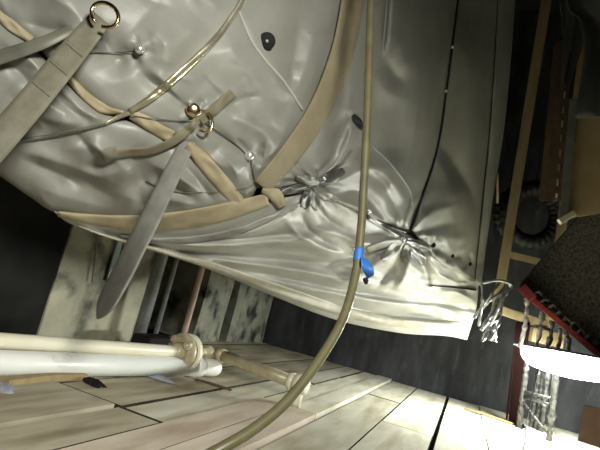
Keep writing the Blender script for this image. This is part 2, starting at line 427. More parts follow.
# lower-left panel
cr(9, -13, (20, 158), (50, 170), (84, 187)); cr(10, 11, (15, 150), (45, 158), (85, 172), (120, 184)); cr(9, -8, (82, 166), (105, 165), (125, 158))
cr(10, 9, (92, 178), (120, 172), (140, 160)); cr(10, 9, (85, 140), (100, 150), (108, 165)); cr(7, -9, (75, 132), (88, 148), (95, 158))
cr(7, -10, (152, 170), (170, 185), (195, 200)); cr(7, 10, (148, 162), (175, 176), (205, 195)); cr(6, -8, (185, 165), (205, 190), (215, 202))
cr(7, 8, (150, 196), (170, 200), (200, 206)); cr(9, -8, (45, 70), (60, 95), (85, 110)); cr(8, 9, (60, 90), (85, 112), (110, 122))
cr(7, -8, (45, 85), (70, 110), (95, 122)); cr(10, 8, (0, 40), (30, 60), (50, 85)); cr(8, -9, (5, 60), (25, 78), (35, 100)); cr(10, 9, (20, 110), (60, 122), (90, 124))
cr(8, -7, (135, 175), (140, 195), (150, 215)); cr(6, -9, (136, 200), (155, 207), (185, 205))
# centre panel
cr(2.4, -13, (388, -20), (385, 25), (381, 62)); cr(5, 10, (395, -20), (392, 25), (388, 55)); cr(9, -11, (383, 55), (392, 72), (405, 86)); cr(10, 9, (376, 70), (385, 90), (405, 100)); cr(12, 9, (398, 30), (402, 55), (412, 75))
cr(5, 12, (322, 182), (338, 160), (350, 135), (354, 110)); cr(5, -12, (330, 180), (346, 158), (360, 142)); cr(6, 10, (330, 188), (355, 172), (372, 166)); cr(6, -9, (335, 195), (360, 192), (392, 225))
cr(6, 10, (322, 195), (348, 205), (390, 222)); cr(8, -9, (366, 170), (385, 185), (398, 215)); cr(8, 9, (350, 160), (380, 172), (405, 200)); cr(2.0, 3, (370, 145), (392, 165), (410, 190), (412, 205))
cr(7, 9, (290, 165), (308, 172), (318, 182)); cr(12, 8, (420, 80), (415, 130), (405, 170)); cr(14, -7, (400, 100), (398, 140), (390, 170)); cr(4, 9, (352, 112), (350, 135), (340, 155))
cr(5, -11, (348, 112), (352, 122), (360, 128)); cr(14, 8, (345, 60), (350, 95), (345, 130))
# right panel
cr(9, -12, (440, 142), (455, 165), (472, 195), (478, 230)); cr(10, 11, (432, 150), (448, 180), (462, 215)); cr(7, 10, (415, 225), (435, 212), (460, 205)); cr(6, -10, (418, 232), (440, 225), (462, 222))
cr(6, 10, (418, 238), (445, 240), (470, 238)); cr(5, -11, (422, 245), (450, 256), (474, 262)); cr(6, 11, (430, 254), (455, 268), (476, 276)); cr(6, -9, (412, 200), (425, 185), (433, 160))
cr(12, 6, (470, 0), (468, 80), (460, 150)); cr(7, -7, (493, -20), (488, 80), (482, 200), (474, 260))
# bottom panel
cr(5.4, 15.3, (150, 243), (215, 246), (300, 240), (346, 225)); cr(5.4, -15.3, (160, 250), (230, 254), (310, 262), (345, 262)); cr(4.5, 15.3, (205, 258), (270, 266), (330, 276), (400, 288))
cr(3.6, -13.6, (215, 264), (280, 278), (350, 292), (440, 304)); cr(4.5, 13.6, (240, 272), (320, 290), (400, 304), (470, 308)); cr(3.6, -11.9, (260, 285), (330, 303), (400, 316), (468, 320))
cr(4.5, 15.3, (402, 246), (380, 262), (350, 280), (320, 283)); cr(4.5, -15.3, (398, 246), (372, 254), (345, 258), (322, 268)); cr(4.5, 17.0, (396, 240), (372, 244), (350, 240)); cr(4.5, -15.3, (405, 250), (390, 272), (372, 290))
cr(4.5, 15.3, (412, 250), (405, 275), (395, 292)); cr(4.5, -15.3, (418, 252), (425, 272), (430, 288)); cr(4.5, 15.3, (425, 256), (440, 275), (462, 284)); cr(4.5, -13.6, (300, 212), (310, 232), (335, 248))
cr(5.4, 17.0, (285, 218), (300, 235), (330, 250), (350, 252)); cr(5.4, 15.3, (230, 236), (262, 228), (292, 212)); cr(4.5, -13.6, (318, 205), (330, 222), (350, 232)); cr(4.5, 13.6, (432, 296), (452, 292), (474, 300)); cr(3.6, -13.6, (425, 300), (450, 306), (474, 310))
cr(3.6, 11.9, (380, 320), (420, 322), (465, 326))
rs = np.random.default_rng(11)
def radial(cx, cy, n, r0, r1, a, lo=0, hi=360):
    for k in range(n):
        an = radians(lo + (hi - lo) * (k + rs.uniform(-.3, .3)) / n); L = rs.uniform(r0, r1)
        b = an + rs.uniform(-.35, .35)
        p1 = (cx + 5 * cos(an), cy + 5 * sin(an)); p2 = (cx + L * .5 * cos(an), cy + L * .5 * sin(an)); p3 = (p2[0] + L * .5 * cos(b), p2[1] + L * .5 * sin(b))
        cr(rs.uniform(2.6, 4.2), (1 if k % 2 else -1) * a * rs.uniform(.6, 1.2), p1, p2, p3)
radial(314, 188, 18, 18, 44, 8)
radial(404, 240, 22, 18, 52, 8.5)
radial(432, 247, 10, 10, 24, 6)
radial(452, 256, 10, 10, 24, 6)
radial(470, 264, 8, 8, 18, 5)
radial(196, 116, 10, 14, 32, 5)
radial(249, 157, 9, 12, 30, 5)
radial(140, 50, 6, 10, 22, 4)
# long lengthwise gathers of the bottom panel
for k in range(44):
    t0 = rs.uniform(.05, .8); ln = rs.uniform(.12, .3); v = rs.uniform(.15, .95)
    def bp(t, v):
        top = np.array([60 + 418 * t, np.interp(t, [0, .2, .4, .6, .8, 1], [214, 238, 226, 202, 252, 289])])
        bot = np.array([60 + 408 * t, np.interp(t, [0, .2, .4, .6, .8, 1], [216, 248, 282, 312, 330, 338])])
        return tuple(top * (1 - v) + bot * v)
    cr(rs.uniform(2.5, 4.5), (1 if k % 2 else -1) * rs.uniform(4, 8), bp(t0, v), bp(t0 + ln / 2, v + rs.uniform(-.05, .05)), bp(t0 + ln, v))
for k in range(26):   # small random puckers of the slack cloth
    x, y = rs.uniform(-20, 340), rs.uniform(-20, 235); an = rs.uniform(.1, 1.3) if rs.random() < .7 else rs.uniform(0, pi); L = rs.uniform(9, 26)
    b = an + rs.uniform(-.5, .5)
    cr(rs.uniform(2.5, 6), (1 if k % 2 else -1) * rs.uniform(1.5, 3.5), (x - L * cos(an), y - L * sin(an)), (x, y), (x + L * cos(b), y + L * sin(b)))
for k in range(14):
    x, y = rs.uniform(340, 500), rs.uniform(-20, 230); an = rs.uniform(1.2, 2.1); L = rs.uniform(9, 24); b = an + rs.uniform(-.5, .5)
    cr(rs.uniform(2.5, 6), (1 if k % 2 else -1) * rs.uniform(1.0, 3), (x - L * cos(an), y - L * sin(an)), (x, y), (x + L * cos(b), y + L * sin(b)))
for k in range(34):
    x, y = rs.uniform(418, 474), rs.uniform(246, 332); an = rs.uniform(-.3, .9); L = rs.uniform(7, 18); b = an + rs.uniform(-.6, .6)
    cr(rs.uniform(2, 3.6), (1 if k % 2 else -1) * rs.uniform(3, 6), (x - L * cos(an), y - L * sin(an)), (x, y), (x + L * cos(b), y + L * sin(b)))
WV = [(rs.uniform(.02, .075), rs.uniform(0, 2 * pi), rs.uniform(0, 2 * pi), rs.uniform(.5, 1)) for _ in range(16)]
def relief(x, y):
    x = np.asarray(x, float); y = np.asarray(y, float); sh = x.shape
    x = x.ravel(); y = y.ravel()
    h = np.zeros_like(x)
    wx = x + 9 * np.sin(y * .043 + 1.3) + 5 * np.sin(y * .09 + x * .03); wy = y + 9 * np.sin(x * .037 + .4) + 5 * np.sin(x * .08)
    for (k, an, ph, a) in WV:
        h += 0.0007 * a * np.sin(k * 2 * (wx * cos(an) + wy * sin(an)) + ph) * (0.04 / k) ** .7
    for (P, wd, am) in CR:
        lo = P.min(0) - 4 * wd; hi = P.max(0) + 4 * wd
        ix = np.where((x > lo[0]) & (x < hi[0]) & (y > lo[1]) & (y < hi[1]))[0]
        if len(ix) == 0: continue
        Q = catmull(P, 14); q = np.stack([x[ix], y[ix]], -1)
        a = Q[:-1]; d = Q[1:] - Q[:-1]; L2 = (d ** 2).sum(-1) + 1e-9
        t = np.clip(((q[:, None] - a[None]) * d[None]).sum(-1) / L2, 0, 1)
        dist = np.sqrt(((q[:, None] - (a[None] + t[..., None] * d[None])) ** 2).sum(-1))
        j = dist.argmin(1); dm = dist[np.arange(len(ix)), j]; s = (j + t[np.arange(len(ix)), j]) / len(a)
        tp = np.clip(np.minimum(s, 1 - s) * 3.2 + .12, 0, 1)
        pr = 0.45 * np.exp(-(dm / wd) ** 2) + 0.55 * np.exp(-1.7 * np.sqrt(dm * dm + .6) / wd)
        h[ix] += am * tp * pr
    return h.reshape(sh)
def surf(x, y, off=0.0):
    """points of the cloth surface at photo positions, off metres proud of it"""
    x = np.asarray(x, float); y = np.asarray(y, float)
    D = base_depth(x, y); D = D - relief(x, y) * D - off
    r = FW[None] + ((x.ravel() - 300) / FPX)[:, None] * RT[None] + ((225 - y.ravel()) / FPX)[:, None] * UP[None]
    return (CAM[None] + D.ravel()[:, None] * r).reshape(x.shape + (3,))

def coons(left, right, top, bottom, nu, nv):
    """left, right run top to bottom; top, bottom run left to right"""
    l = catmull(left, nv); r = catmull(right, nv); t = catmull(top, nu); b = catmull(bottom, nu)
    u = np.linspace(0, 1, nu)[None, :, None]; v = np.linspace(0, 1, nv)[:, None, None]
    S = (1 - u) * l[:, None] + u * r[:, None] + (1 - v) * t[None] + v * b[None]
    S -= (1 - u) * (1 - v) * t[0] + u * (1 - v) * t[-1] + (1 - u) * v * b[0] + u * v * b[-1]
    return S
def grid_faces(nv, nu):
    i = np.arange(nv - 1)[:, None] * nu + np.arange(nu - 1)[None]
    return np.stack([i, i + nu, i + nu + 1, i + 1], -1).reshape(-1, 4).tolist()
def panel(name, left, right, top, bottom, nu, nv, material, parent, thick=0.06, roll=0.022, rpx=9.0, off=0.0):
    S = coons(left, right, top, bottom, nu, nv)
    P = surf(S[..., 0], S[..., 1], off)
    # rounded edges: distance in px to the nearest border
    l = np.linalg.norm(S - S[:, :1], axis=-1); r = np.linalg.norm(S - S[:, -1:], axis=-1)
    t = np.linalg.norm(S - S[:1], axis=-1); b = np.linalg.norm(S - S[-1:], axis=-1)
    d = np.minimum(np.minimum(l, r), np.minimum(t, b)); e = np.clip(1 - d / rpx, 0, 1)
    sink = roll * (1 - np.sqrt(np.clip(1 - e ** 2, 0, 1)))
    RR = FW + ((S[..., 0] - 300) / FPX)[..., None] * RT + ((225 - S[..., 1]) / FPX)[..., None] * UP
    P = P + RR * sink[..., None]
    V = P.reshape(-1, 3); Fc = grid_faces(nv, nu)
    ring = [j for j in range(nu)] + [i * nu + nu - 1 for i in range(1, nv)] + [(nv - 1) * nu + j for j in range(nu - 2, -1, -1)] + [i * nu for i in range(nv - 2, 0, -1)]
    Rf = RR.reshape(-1, 3)
    n0 = len(V); back = V[ring] + Rf[ring] * thick
    V = np.vstack([V, back]); m = len(ring)
    for k in range(m):
        k2 = (k + 1) % m
        Fc.append((ring[k2], n0 + k2, n0 + k, ring[k]))
    return build(name, V, Fc, material, parent)
def band(name, pts, wid, material, parent, bulge=0.008, off=0.004, n=60, m=9, skirt=0.02, rough=0.0, seed=1, rid=0.0):
    """flat tape sewn on the cloth along pts; wid in px (number or list)"""
    P = np.asarray(pts, float); C = catmull(P, n)
    wv = np.full(n, wid) if np.isscalar(wid) else np.interp(np.linspace(0, 1, n), np.linspace(0, 1, len(wid)), wid)
    T = np.gradient(C, axis=0); T /= np.linalg.norm(T, axis=1)[:, None]; Nn = np.stack([-T[:, 1], T[:, 0]], -1)
    t = np.linspace(-1, 1, m); rr = np.random.default_rng(seed)
    S = C[:, None] + Nn[:, None] * (t[None, :, None] * wv[:, None, None] / 2)
    o = off + bulge * (1 - t[None] ** 4) * np.ones((n, 1))
    if rough:
        f = rr.uniform(.2, .6, 4); ph = rr.uniform(0, 6, 4); k = np.arange(n)
        o = o + rough * sum(np.sin(f[i] * k + ph[i])[:, None] * np.cos(t * (1 + i) + ph[i])[None] for i in range(4)) / 4
    if rid: o = o + rid * np.sin(np.arange(n) * 2.1)[:, None]
    # outer rows go back into the cloth so the tape has a real edge
    Pm = surf(S[..., 0], S[..., 1]); Dn = FW + ((S[..., 0] - 300) / FPX)[..., None] * RT + ((225 - S[..., 1]) / FPX)[..., None] * UP
    Pm = Pm - Dn * o[..., None]
    e0 = Pm[:, :1] + Dn[:, :1] * skirt; e1 = Pm[:, -1:] + Dn[:, -1:] * skirt
    A = np.concatenate([e0, Pm, e1], 1); mm = m + 2
    V = A.reshape(-1, 3); Fc = grid_faces(n, mm)
    Fc.append(tuple(range(mm))); Fc.append(tuple((n - 1) * mm + k for k in range(mm - 1, -1, -1)))
    return build(name, V, Fc, material, parent)
def ribbon(name, pts, material, parent, th=0.004, n=50, twist=0.0, fold=0.0):
    """free strap: pts of (x, y, D, width px); real thickness, own distance"""
    A = catmull(np.asarray(pts, float), n); C = A[:, :2]
    T = np.gradient(C, axis=0); T /= np.linalg.norm(T, axis=1)[:, None]; Nn = np.stack([-T[:, 1], T[:, 0]], -1)
    V = []; m = 7
    for i in range(n):
        row = []
        for k in range(m):
            t = -1 + 2 * k / (m - 1); q = C[i] + Nn[i] * t * A[i, 3] / 2
            D = A[i, 2] + (A[i, 4] if A.shape[1] > 4 else twist) * t * 0.5 + fold * (abs(t) - .5)
            row.append((q[0], q[1], D))
        for (x, y, D) in row: V.append(at(x, y, D))
        for (x, y, D) in row: V.append(at(x, y, D + th))
    Fc = []; w2 = 2 * m
    for i in range(n - 1):
        a, b = i * w2, (i + 1) * w2
        for k in range(m - 1):
            Fc.append((a + k, b + k, b + k + 1, a + k + 1)); Fc.append((a + m + k, a + m + k + 1, b + m + k + 1, b + m + k))
        Fc.append((a, a + m, b + m, b)); Fc.append((a + m - 1, b + m - 1, b + w2 - 1, a + w2 - 1))
    for a in (0, (n - 1) * w2):
        for k in range(m - 1): Fc.append((a + k, a + k + 1, a + m + k + 1, a + m + k))
    o = build(name, V, Fc, material, parent, smooth=True)
    return o
def wire(name, pts, parent, r=0.0011, off=0.006, material=None, n=24):
    C = catmull(np.asarray(pts, float), n); P = surf(C[:, 0], C[:, 1], off)
    for _ in range(2): P[1:-1] = (P[:-2] + P[1:-1] * 2 + P[2:]) / 4
    return build(name, *tube_geo(P, r, 6), material or MT['wire'], parent)
def stud(name, x, y, r, parent, material, off=0.004, h=0.6):
    c = surf(np.array([x]), np.array([y]), off)[0]; ax = norm(CAM - c)
    prof = [(-.008, r * .5), (0, r * .5), (0.0005, r * 1.02)] + [(r * h * sin(a), r * cos(a)) for a in np.linspace(0.1, pi / 2, 6)]
    return build(name, *lathe_geo(c, ax, prof, 18), material, parent)
def dring(name, cx, cy, D, rpx, rot, parent, material, th=0.0028, open_=0.0, squash=1.25):
    """D-shaped ring: arc plus straight bar, facing out of the cloth"""
    pts = []
    for k in range(29):
        an = open_ + (2 * pi - 2 * open_) * k / 28
        x = rpx * cos(an); y = rpx * squash * sin(an)
        X = cx + x * cos(rot) - y * sin(rot); Y = cy + x * sin(rot) + y * cos(rot)
        pts.append(at(X, Y, D + 0.004 * sin(an)))
    return build(name, *tube_geo(pts, th, 8), material, parent)
def flap(name, p0, p1, wpx, lift, parent, material, curl=0.02, n=14):
    """a pinched, folded tuft of cloth standing off the surface"""
    p0 = np.array(p0, float); p1 = np.array(p1, float); T = norm(p1 - p0); Nn = np.array([-T[1], T[0]]); V = []; m = 9
    for i in range(n):
        s = i / (n - 1); c = p0 + (p1 - p0) * s; ww = wpx * (0.35 + 1.0 * sin(pi * min(1, s * .75 + .12))) / 2
        for k in range(m):
            t = -1 + 2 * k / (m - 1); q = c + Nn * t * ww
            o = 0.004 + lift * sin(pi * s * .8) + curl * (abs(t) ** 1.3) * s + .003 * sin(5 * t + 7 * s)
            V.append((q[0], q[1], o))
    V = np.array(V); P = surf(V[:, 0], V[:, 1]); 
    Dn = np.array([ray(*v[:2]) for v in V]); P1 = P - Dn * V[:, 2:3]; P2 = P1 + Dn * 0.004
    Fc = grid_faces(n, m); N0 = len(V); Fc += [tuple(N0 + i for i in f[::-1]) for f in grid_faces(n, m)]
    ring = list(range(m)) + [i * m + m - 1 for i in range(1, n)] + [(n - 1) * m + j for j in range(m - 2, -1, -1)] + [i * m for i in range(n - 2, 0, -1)]
    for k in range(len(ring)):
        a, b = ring[k], ring[(k + 1) % len(ring)]; Fc.append((a, b, N0 + b, N0 + a))
    return build(name, np.vstack([P1, P2]), Fc, material, parent)

# the casing behind the blankets: the same belly, set back, with depth behind it
def casing():
    left = [(-70, -75), (-70, 20), (-66, 128)]; right = [(516, -75), (506, 60), (494, 180), (472, 290), (460, 328)]
    top = [(-70, -75), (200, -75), (516, -75)]; bottom = [(-66, 128), (0, 170), (70, 212), (140, 238), (200, 256), (290, 292), (340, 310), (400, 322), (460, 328)]
    nu, nv = 60, 30
    S = coons(left, right, top, bottom, nu, nv); D = base_depth(S[..., 0], S[..., 1]) + 0.085
    P = np.array([[at(S[j, i, 0], S[j, i, 1], D[j, i]) for i in range(nu)] for j in range(nv)])
    V = P.reshape(-1, 3); Fc = grid_faces(nv, nu)
    ring = [j for j in range(nu)] + [i * nu + nu - 1 for i in range(1, nv)] + [(nv - 1) * nu + j for j in range(nu - 2, -1, -1)] + [i * nu for i in range(nv - 2, 0, -1)]
    vec = -norm(np.cross(RT, np.array([0, 0, 1]))) * 0  # straight back and up
    back = V[ring] + np.array([-0.10, 0.30, 0.22]); n0 = len(V); m = len(ring)
    for k in range(m):
        k2 = (k + 1) % m; Fc.append((ring[k2], n0 + k2, n0 + k, ring[k]))
    Fc.append(tuple(n0 + k for k in range(m)))
    o = build('machine_casing', np.vstack([V, back]), Fc, MT['casing'])
    tag(o, 'dark steel machine casing hidden behind the quilted insulation blankets', 'machine')
casing()

GB = 'insulation blankets laced over the machine'
DIAG = [(-70, -40), (0, 17), (30, 40), (65, 76), (105, 108), (140, 120), (172, 138), (195, 152), (222, 180), (248, 204)]
BANDL = [(352, -70), (345, 0), (334, 50), (314, 100), (287, 145), (256, 190)]
BANDR = [(362, -70), (356, 0), (346, 50), (326, 105), (298, 150), (264, 193)]
SEAM = [(466, -70), (457, 0), (447, 80), (436, 150), (410, 230)]
# --- big upper blanket
bA = thing('insulation_blanket', surf(np.array([170.]), np.array([60.]))[0], 'large smooth grey-olive insulation blanket at upper left with black oval grommet', 'blanket', GB)
panel('cover', DIAG, BANDL, [(-70, -40), (60, -72), (200, -75), (352, -70)], [(248, 204), (252, 198), (256, 190)], 150, 130, MT['blanket'], bA, roll=.032, rpx=20)
band('seam_piping', [(238, 8), (252, 40), (266, 60), (285, 82), (303, 110)], 2.0, MT['blanket_pale'], bA, bulge=.0015, off=.001, n=40, m=5)
g = stud('grommet', 267, 41, 0.0215, bA, MT['black'], off=.010, h=.25); g.scale = (1, 1, 1)
gm = build('grommet_eye', *lathe_geo(surf(np.array([267.]), np.array([41.]),   .0165)[0], norm(CAM - at(267, 41, 1.3)), [(0, .004), (.002, .004), (.003, .002)], 12), MT['grey_pipe'], g)
# shiny piping strip curving across
band('piping_strip', [(262, -68), (249, -25), (242, 0), (233, 15), (216, 38), (186, 68), (152, 97), (130, 111)], [5, 5, 6, 6.5, 7.5, 9, 8.5, 6], MT['strip'], bA, bulge=.007, off=.010, n=60, m=7, skirt=.012)
band('short_strap', [(233, 93), (218, 106), (200, 121)], [10, 11, 10], MT['webbing_olive'], bA, bulge=.001, off=.012, n=24, m=5)
s1 = stud('lacing_stud', 193, 110, 0.0165, bA, MT['brass'], off=.012, h=.4)
s2 = stud('lacing_stud', 249.5, 155.5, 0.0130, bA, MT['steel'], off=.012, h=.9)
s3 = stud('lacing_stud', 140, 49, 0.0105, bA, MT['steel'], off=.008, h=.9)
wire('lacing_wire', [(45, 44), (62, 49), (85, 52), (110, 53), (138, 51)], bA)
wire('lacing_wire', [(196, 117), (215, 130), (235, 144), (247, 155)], bA, r=.0014)
wire('lacing_wire', [(250, 158), (253, 170), (255, 184)], bA, r=.0016)
wire('lacing_wire', [(120, 114), (150, 118), (180, 121), (196, 120)], bA)
# --- lower-left blanket
bB = thing('insulation_blanket', surf(np.array([90.]), np.array([170.]))[0], 'baggy grey insulation blanket at lower left with webbing straps', 'blanket', GB)
panel('cover', [(-70, -36), (-70, 40), (-70, 125)], [(246, 207), (250, 208), (254, 209)],
      [(x, y + 4) for (x, y) in DIAG], [(-70, 125), (0, 176), (30, 197), (60, 214), (130, 226), (200, 222), (254, 209)], 150, 90, MT['blanket'], bB, roll=.030, rpx=18)
bd = lambda nm, pts, wd, m_, par, **k: band(nm, pts, wd, m_, par, **k)
bd('binding', [(-30, -8), (-5, 12), (15, 28), (32, 40)], [10, 11, 12, 8], MT['tan'], bB, bulge=.006, off=-.010, rough=.006, n=30)
bd('binding', [(66, 75), (85, 95), (104, 109), (124, 112)], [7, 9, 11, 3], MT['tan'], bB, bulge=.007, off=-.008, rough=.006, n=30, seed=2)
bd('binding', [(132, 113), (150, 124), (172, 137)], [13, 15, 14], MT['tan'], bB, bulge=.008, off=-.008, rough=.006, n=24, seed=3)
bd('binding', [(187, 145), (198, 155), (212, 172), (228, 190), (241, 204)], [10, 16, 17, 16, 12], MT['tan'], bB, bulge=.013, off=-.002, rough=.007, n=36, seed=4)
bd('fold_edge', [(-30, 147), (0, 143), (40, 138), (80, 130), (105, 124)], [3, 4, 5, 5, 3], MT['dark_strip'], bB, bulge=.006, off=.004, n=40)
bd('fold_edge', [(105, 124), (118, 117), (132, 112)], [3, 5, 5], MT['strip'], bB, bulge=.006, off=.005, n=20)
bd('hem', [(58, 214), (95, 220), (135, 223), (175, 221), (215, 214), (246, 206), (268, 199)], [6, 11, 15, 18, 18, 17, 12], MT['tan'], bB, bulge=.010, off=.004, rough=.005, n=60, seed=5)
bd('hem', [(262, 190), (276, 196), (282, 207)], [6, 15, 9], MT['tan'], bB, bulge=.012, off=.012, rough=.004, n=20, seed=6)
band('cross_strap', [(104, 157), (125, 153), (150, 151), (172, 142), (190, 128), (199, 118)], [8, 9, 9, 9, 9, 8], MT['webbing_olive'], bB, bulge=.001, off=.012, n=50, m=5)
band('strap_end', [(102, 158), (109, 154), (117, 152)], [13, 13, 11], MT['webbing'], bB, bulge=.001, off=.018, n=14, m=5)
wire('lacing_wire', [(146, 181), (165, 190), (200, 193), (238, 190), (252, 186)], bB, r=.0013)
st = ribbon('strap', [(101, 18, 1.035, 22), (86, 36, 1.01, 26), (66, 60, .99, 29), (30, 104, .96, 31), (-10, 150, .93, 33), (-60, 205, .90, 34)], MT['webbing'], bB, th=.004, fold=.002)
for t_ in (0.22, .36, .52):
    x, y = 101 - 111 * t_ * 1.02, 18 + 132 * t_ * 1.0
    wdt = 25 + 6 * t_
    a_ = math.atan2(132, -111); nx, ny = -sin(a_), cos(a_); D_ = 1.012 - .085 * t_
    build('stitching', *tube_geo([at(x + nx * wdt * .42 * s, y + ny * wdt * .42 * s, D_ - .003 + .002 * abs(s) - .008) for s in np.linspace(-1, 1, 7)], .0007, 5), MT['webbing_grey'], st)
ribbon('strap', [(95, 17, 1.05, 9), (70, 30, 1.045, 11), (42, 43, 1.03, 13), (0, 57, 1.02, 15), (-50, 72, 1.0, 16)], MT['dark_strip'], bB, th=.004, fold=.003)
dring('buckle_ring', 105, 15, 0.995, 11.5, radians(125), bB, MT['brass'], th=.0042, open_=.3)
ribbon('hanging_strap', [(197, 124, 1.27, 11, 0), (190, 138, 1.25, 15, 0), (173, 172, 1.22, 18, .004), (152, 215, 1.19, 20, .02), (136, 246, 1.17, 21, .07), (122, 274, 1.155, 21, .11), (107, 302, 1.145, 19, .12), (101, 313, 1.14, 11, .07), (97, 319, 1.14, 2, .01)], MT['webbing_grey'], bB, th=.004, fold=.003, n=70)
dring('buckle_ring', 203, 121, 1.215, 9.0, radians(150), bB, MT['brass'], th=.0034, open_=.6)
# --- centre blanket
bC = thing('insulation_blanket', surf(np.array([380.]), np.array([120.]))[0], 'grey insulation blanket in the middle, behind the hanging hose', 'blanket', GB)
panel('cover', BANDR, SEAM, [(362, -70), (414, -72), (466, -70)], [(264, 193), (300, 196), (345, 212), (380, 230), (410, 240)], 110, 130, MT['blanket'], bC, roll=.02, rpx=5)
band('edge_tape', [(361, -60), (353, 0), (343, 50), (323, 103), (294, 149), (262, 187)], [22, 23, 23, 23, 22, 19], MT['tan_dark'], bC, bulge=.010, off=.010, n=90, rough=.003, seed=8, skirt=.03)
flap('torn_slit', (353, 115), (363, 129), 6, .003, bC, MT['black'], 0)
band('seam_piping', [(372, 146), (392, 165), (410, 190), (412, 205)], 1.8, MT['blanket_pale'], bC, bulge=.0012, off=.001, n=30, m=5)
stud('lacing_stud', 369, 211, 0.0085, bC, MT['steel'], off=.012, h=.9)
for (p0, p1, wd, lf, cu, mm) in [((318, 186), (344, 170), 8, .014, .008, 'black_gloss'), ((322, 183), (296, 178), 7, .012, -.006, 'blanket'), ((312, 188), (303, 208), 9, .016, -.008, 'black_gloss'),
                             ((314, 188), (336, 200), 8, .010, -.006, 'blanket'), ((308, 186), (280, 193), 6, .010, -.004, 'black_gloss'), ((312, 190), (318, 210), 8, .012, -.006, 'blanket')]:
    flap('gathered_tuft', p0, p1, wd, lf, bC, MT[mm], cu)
wire('lacing_wire', [(258, 187), (275, 188), (295, 184), (312, 180), (322, 178)], bC, r=.0018)
wire('lacing_wire', [(275, 190), (298, 190), (316, 186)], bC, r=.0015)
wire('lacing_wire', [(366, 212), (380, 222), (396, 229), (406, 232)], bC, r=.003)
stud('lacing_stud', 324, 178, 0.0075, bC, MT['steel'], off=.02, h=.9)
# --- right blanket
bD = thing('insulation_blanket', surf(np.array([470.]), np.array([150.]))[0], 'shadowed grey insulation blanket right of the dark lacing seam', 'blanket', GB)
panel('cover', [(x + 1.5, y) for (x, y) in SEAM], [(500, -70), (497, 0), (494, 60), (489, 130), (482, 200), (474, 283)],
      [(469, -70), (485, -71), (500, -70)], [(413, 230), (440, 262), (474, 283)], 60, 130, MT['blanket'], bD, roll=.02, rpx=5)
panel('edge_panel', [(501, -70), (498, 0), (495, 60), (490, 130), (483, 200), (475, 283)], [(520, -70), (515, 0), (511, 60), (504, 130), (493, 200), (481, 286)],
      [(501, -70), (510, -71), (520, -70)], [(475, 283), (478, 285), (481, 286)], 14, 110, MT['blanket'], bD, roll=.02, rpx=4)
band('seam_cord', [(465, -60), (458, 0), (448, 80), (437, 150), (422, 196), (410, 230)], 1.8, MT['black'], bD, bulge=.003, off=-.010, n=80, m=5, skirt=.02)
for (x, y) in ((452.5, 47), (446, 91)):
    stud('rivet', x, y, .006, bD, MT['steel'], off=.008)
for (x, y, r_) in ((433, 245, .013), (452, 256, .011), (470, 264, .010)):
    stud('lacing_grommet', x, y, r_, bD, MT['black'], off=.008, h=.5)
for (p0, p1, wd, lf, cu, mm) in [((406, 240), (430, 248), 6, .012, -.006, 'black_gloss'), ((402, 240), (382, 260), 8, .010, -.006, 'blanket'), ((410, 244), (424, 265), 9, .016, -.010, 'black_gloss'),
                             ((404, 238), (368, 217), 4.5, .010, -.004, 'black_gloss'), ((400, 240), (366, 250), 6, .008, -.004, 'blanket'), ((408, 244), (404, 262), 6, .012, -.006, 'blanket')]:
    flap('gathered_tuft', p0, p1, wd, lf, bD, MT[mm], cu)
stud('lacing_stud', 404, 239, 0.009, bD, MT['steel'], off=.03, h=.9)
build('edge_strap', *tube_geo(np.array([at(497.5, y, float(base_depth(np.array([495.]), np.array([float(y)]))[0]) - .02) for y in (174, 183, 193, 203)]), .006, 8), MT['lumber'], bD)
# --- bottom blanket
bE = thing('insulation_blanket', surf(np.array([330.]), np.array([280.]))[0], 'pale creased insulation blanket along the underside, bright near the lamp', 'blanket', GB)
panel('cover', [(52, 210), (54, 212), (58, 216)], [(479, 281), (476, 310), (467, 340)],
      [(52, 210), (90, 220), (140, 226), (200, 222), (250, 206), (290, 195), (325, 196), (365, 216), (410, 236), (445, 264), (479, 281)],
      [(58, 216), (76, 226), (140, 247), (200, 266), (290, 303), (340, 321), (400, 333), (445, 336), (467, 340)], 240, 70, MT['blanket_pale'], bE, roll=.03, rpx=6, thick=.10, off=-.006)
band('hem', [(78, 226), (110, 237), (170, 253), (230, 272), (300, 297), (350, 313), (405, 323), (464, 327)], [1.5, 4, 7, 8, 10, 10, 10, 10], MT['hem'], bE, bulge=.009, off=.002, n=150, m=7, rid=.0022)
band('flap_edge', [(430, 286), (450, 287), (476, 290)], [.6, 1.4, 1.8], MT['black'], bE, bulge=.002, off=.006, n=20, m=5)
band('roll_edge', [(120, 236), (160, 240), (205, 238), (245, 228), (280, 213), (300, 204)], [3, 6, 7, 7, 7, 4], MT['blanket'], bE, bulge=.012, off=.006, n=70, m=7, rough=.003)
for (x, y) in ((354, 249),):
    stud('lacing_stud', x, y, .008, bE, MT['brass'], off=.01)

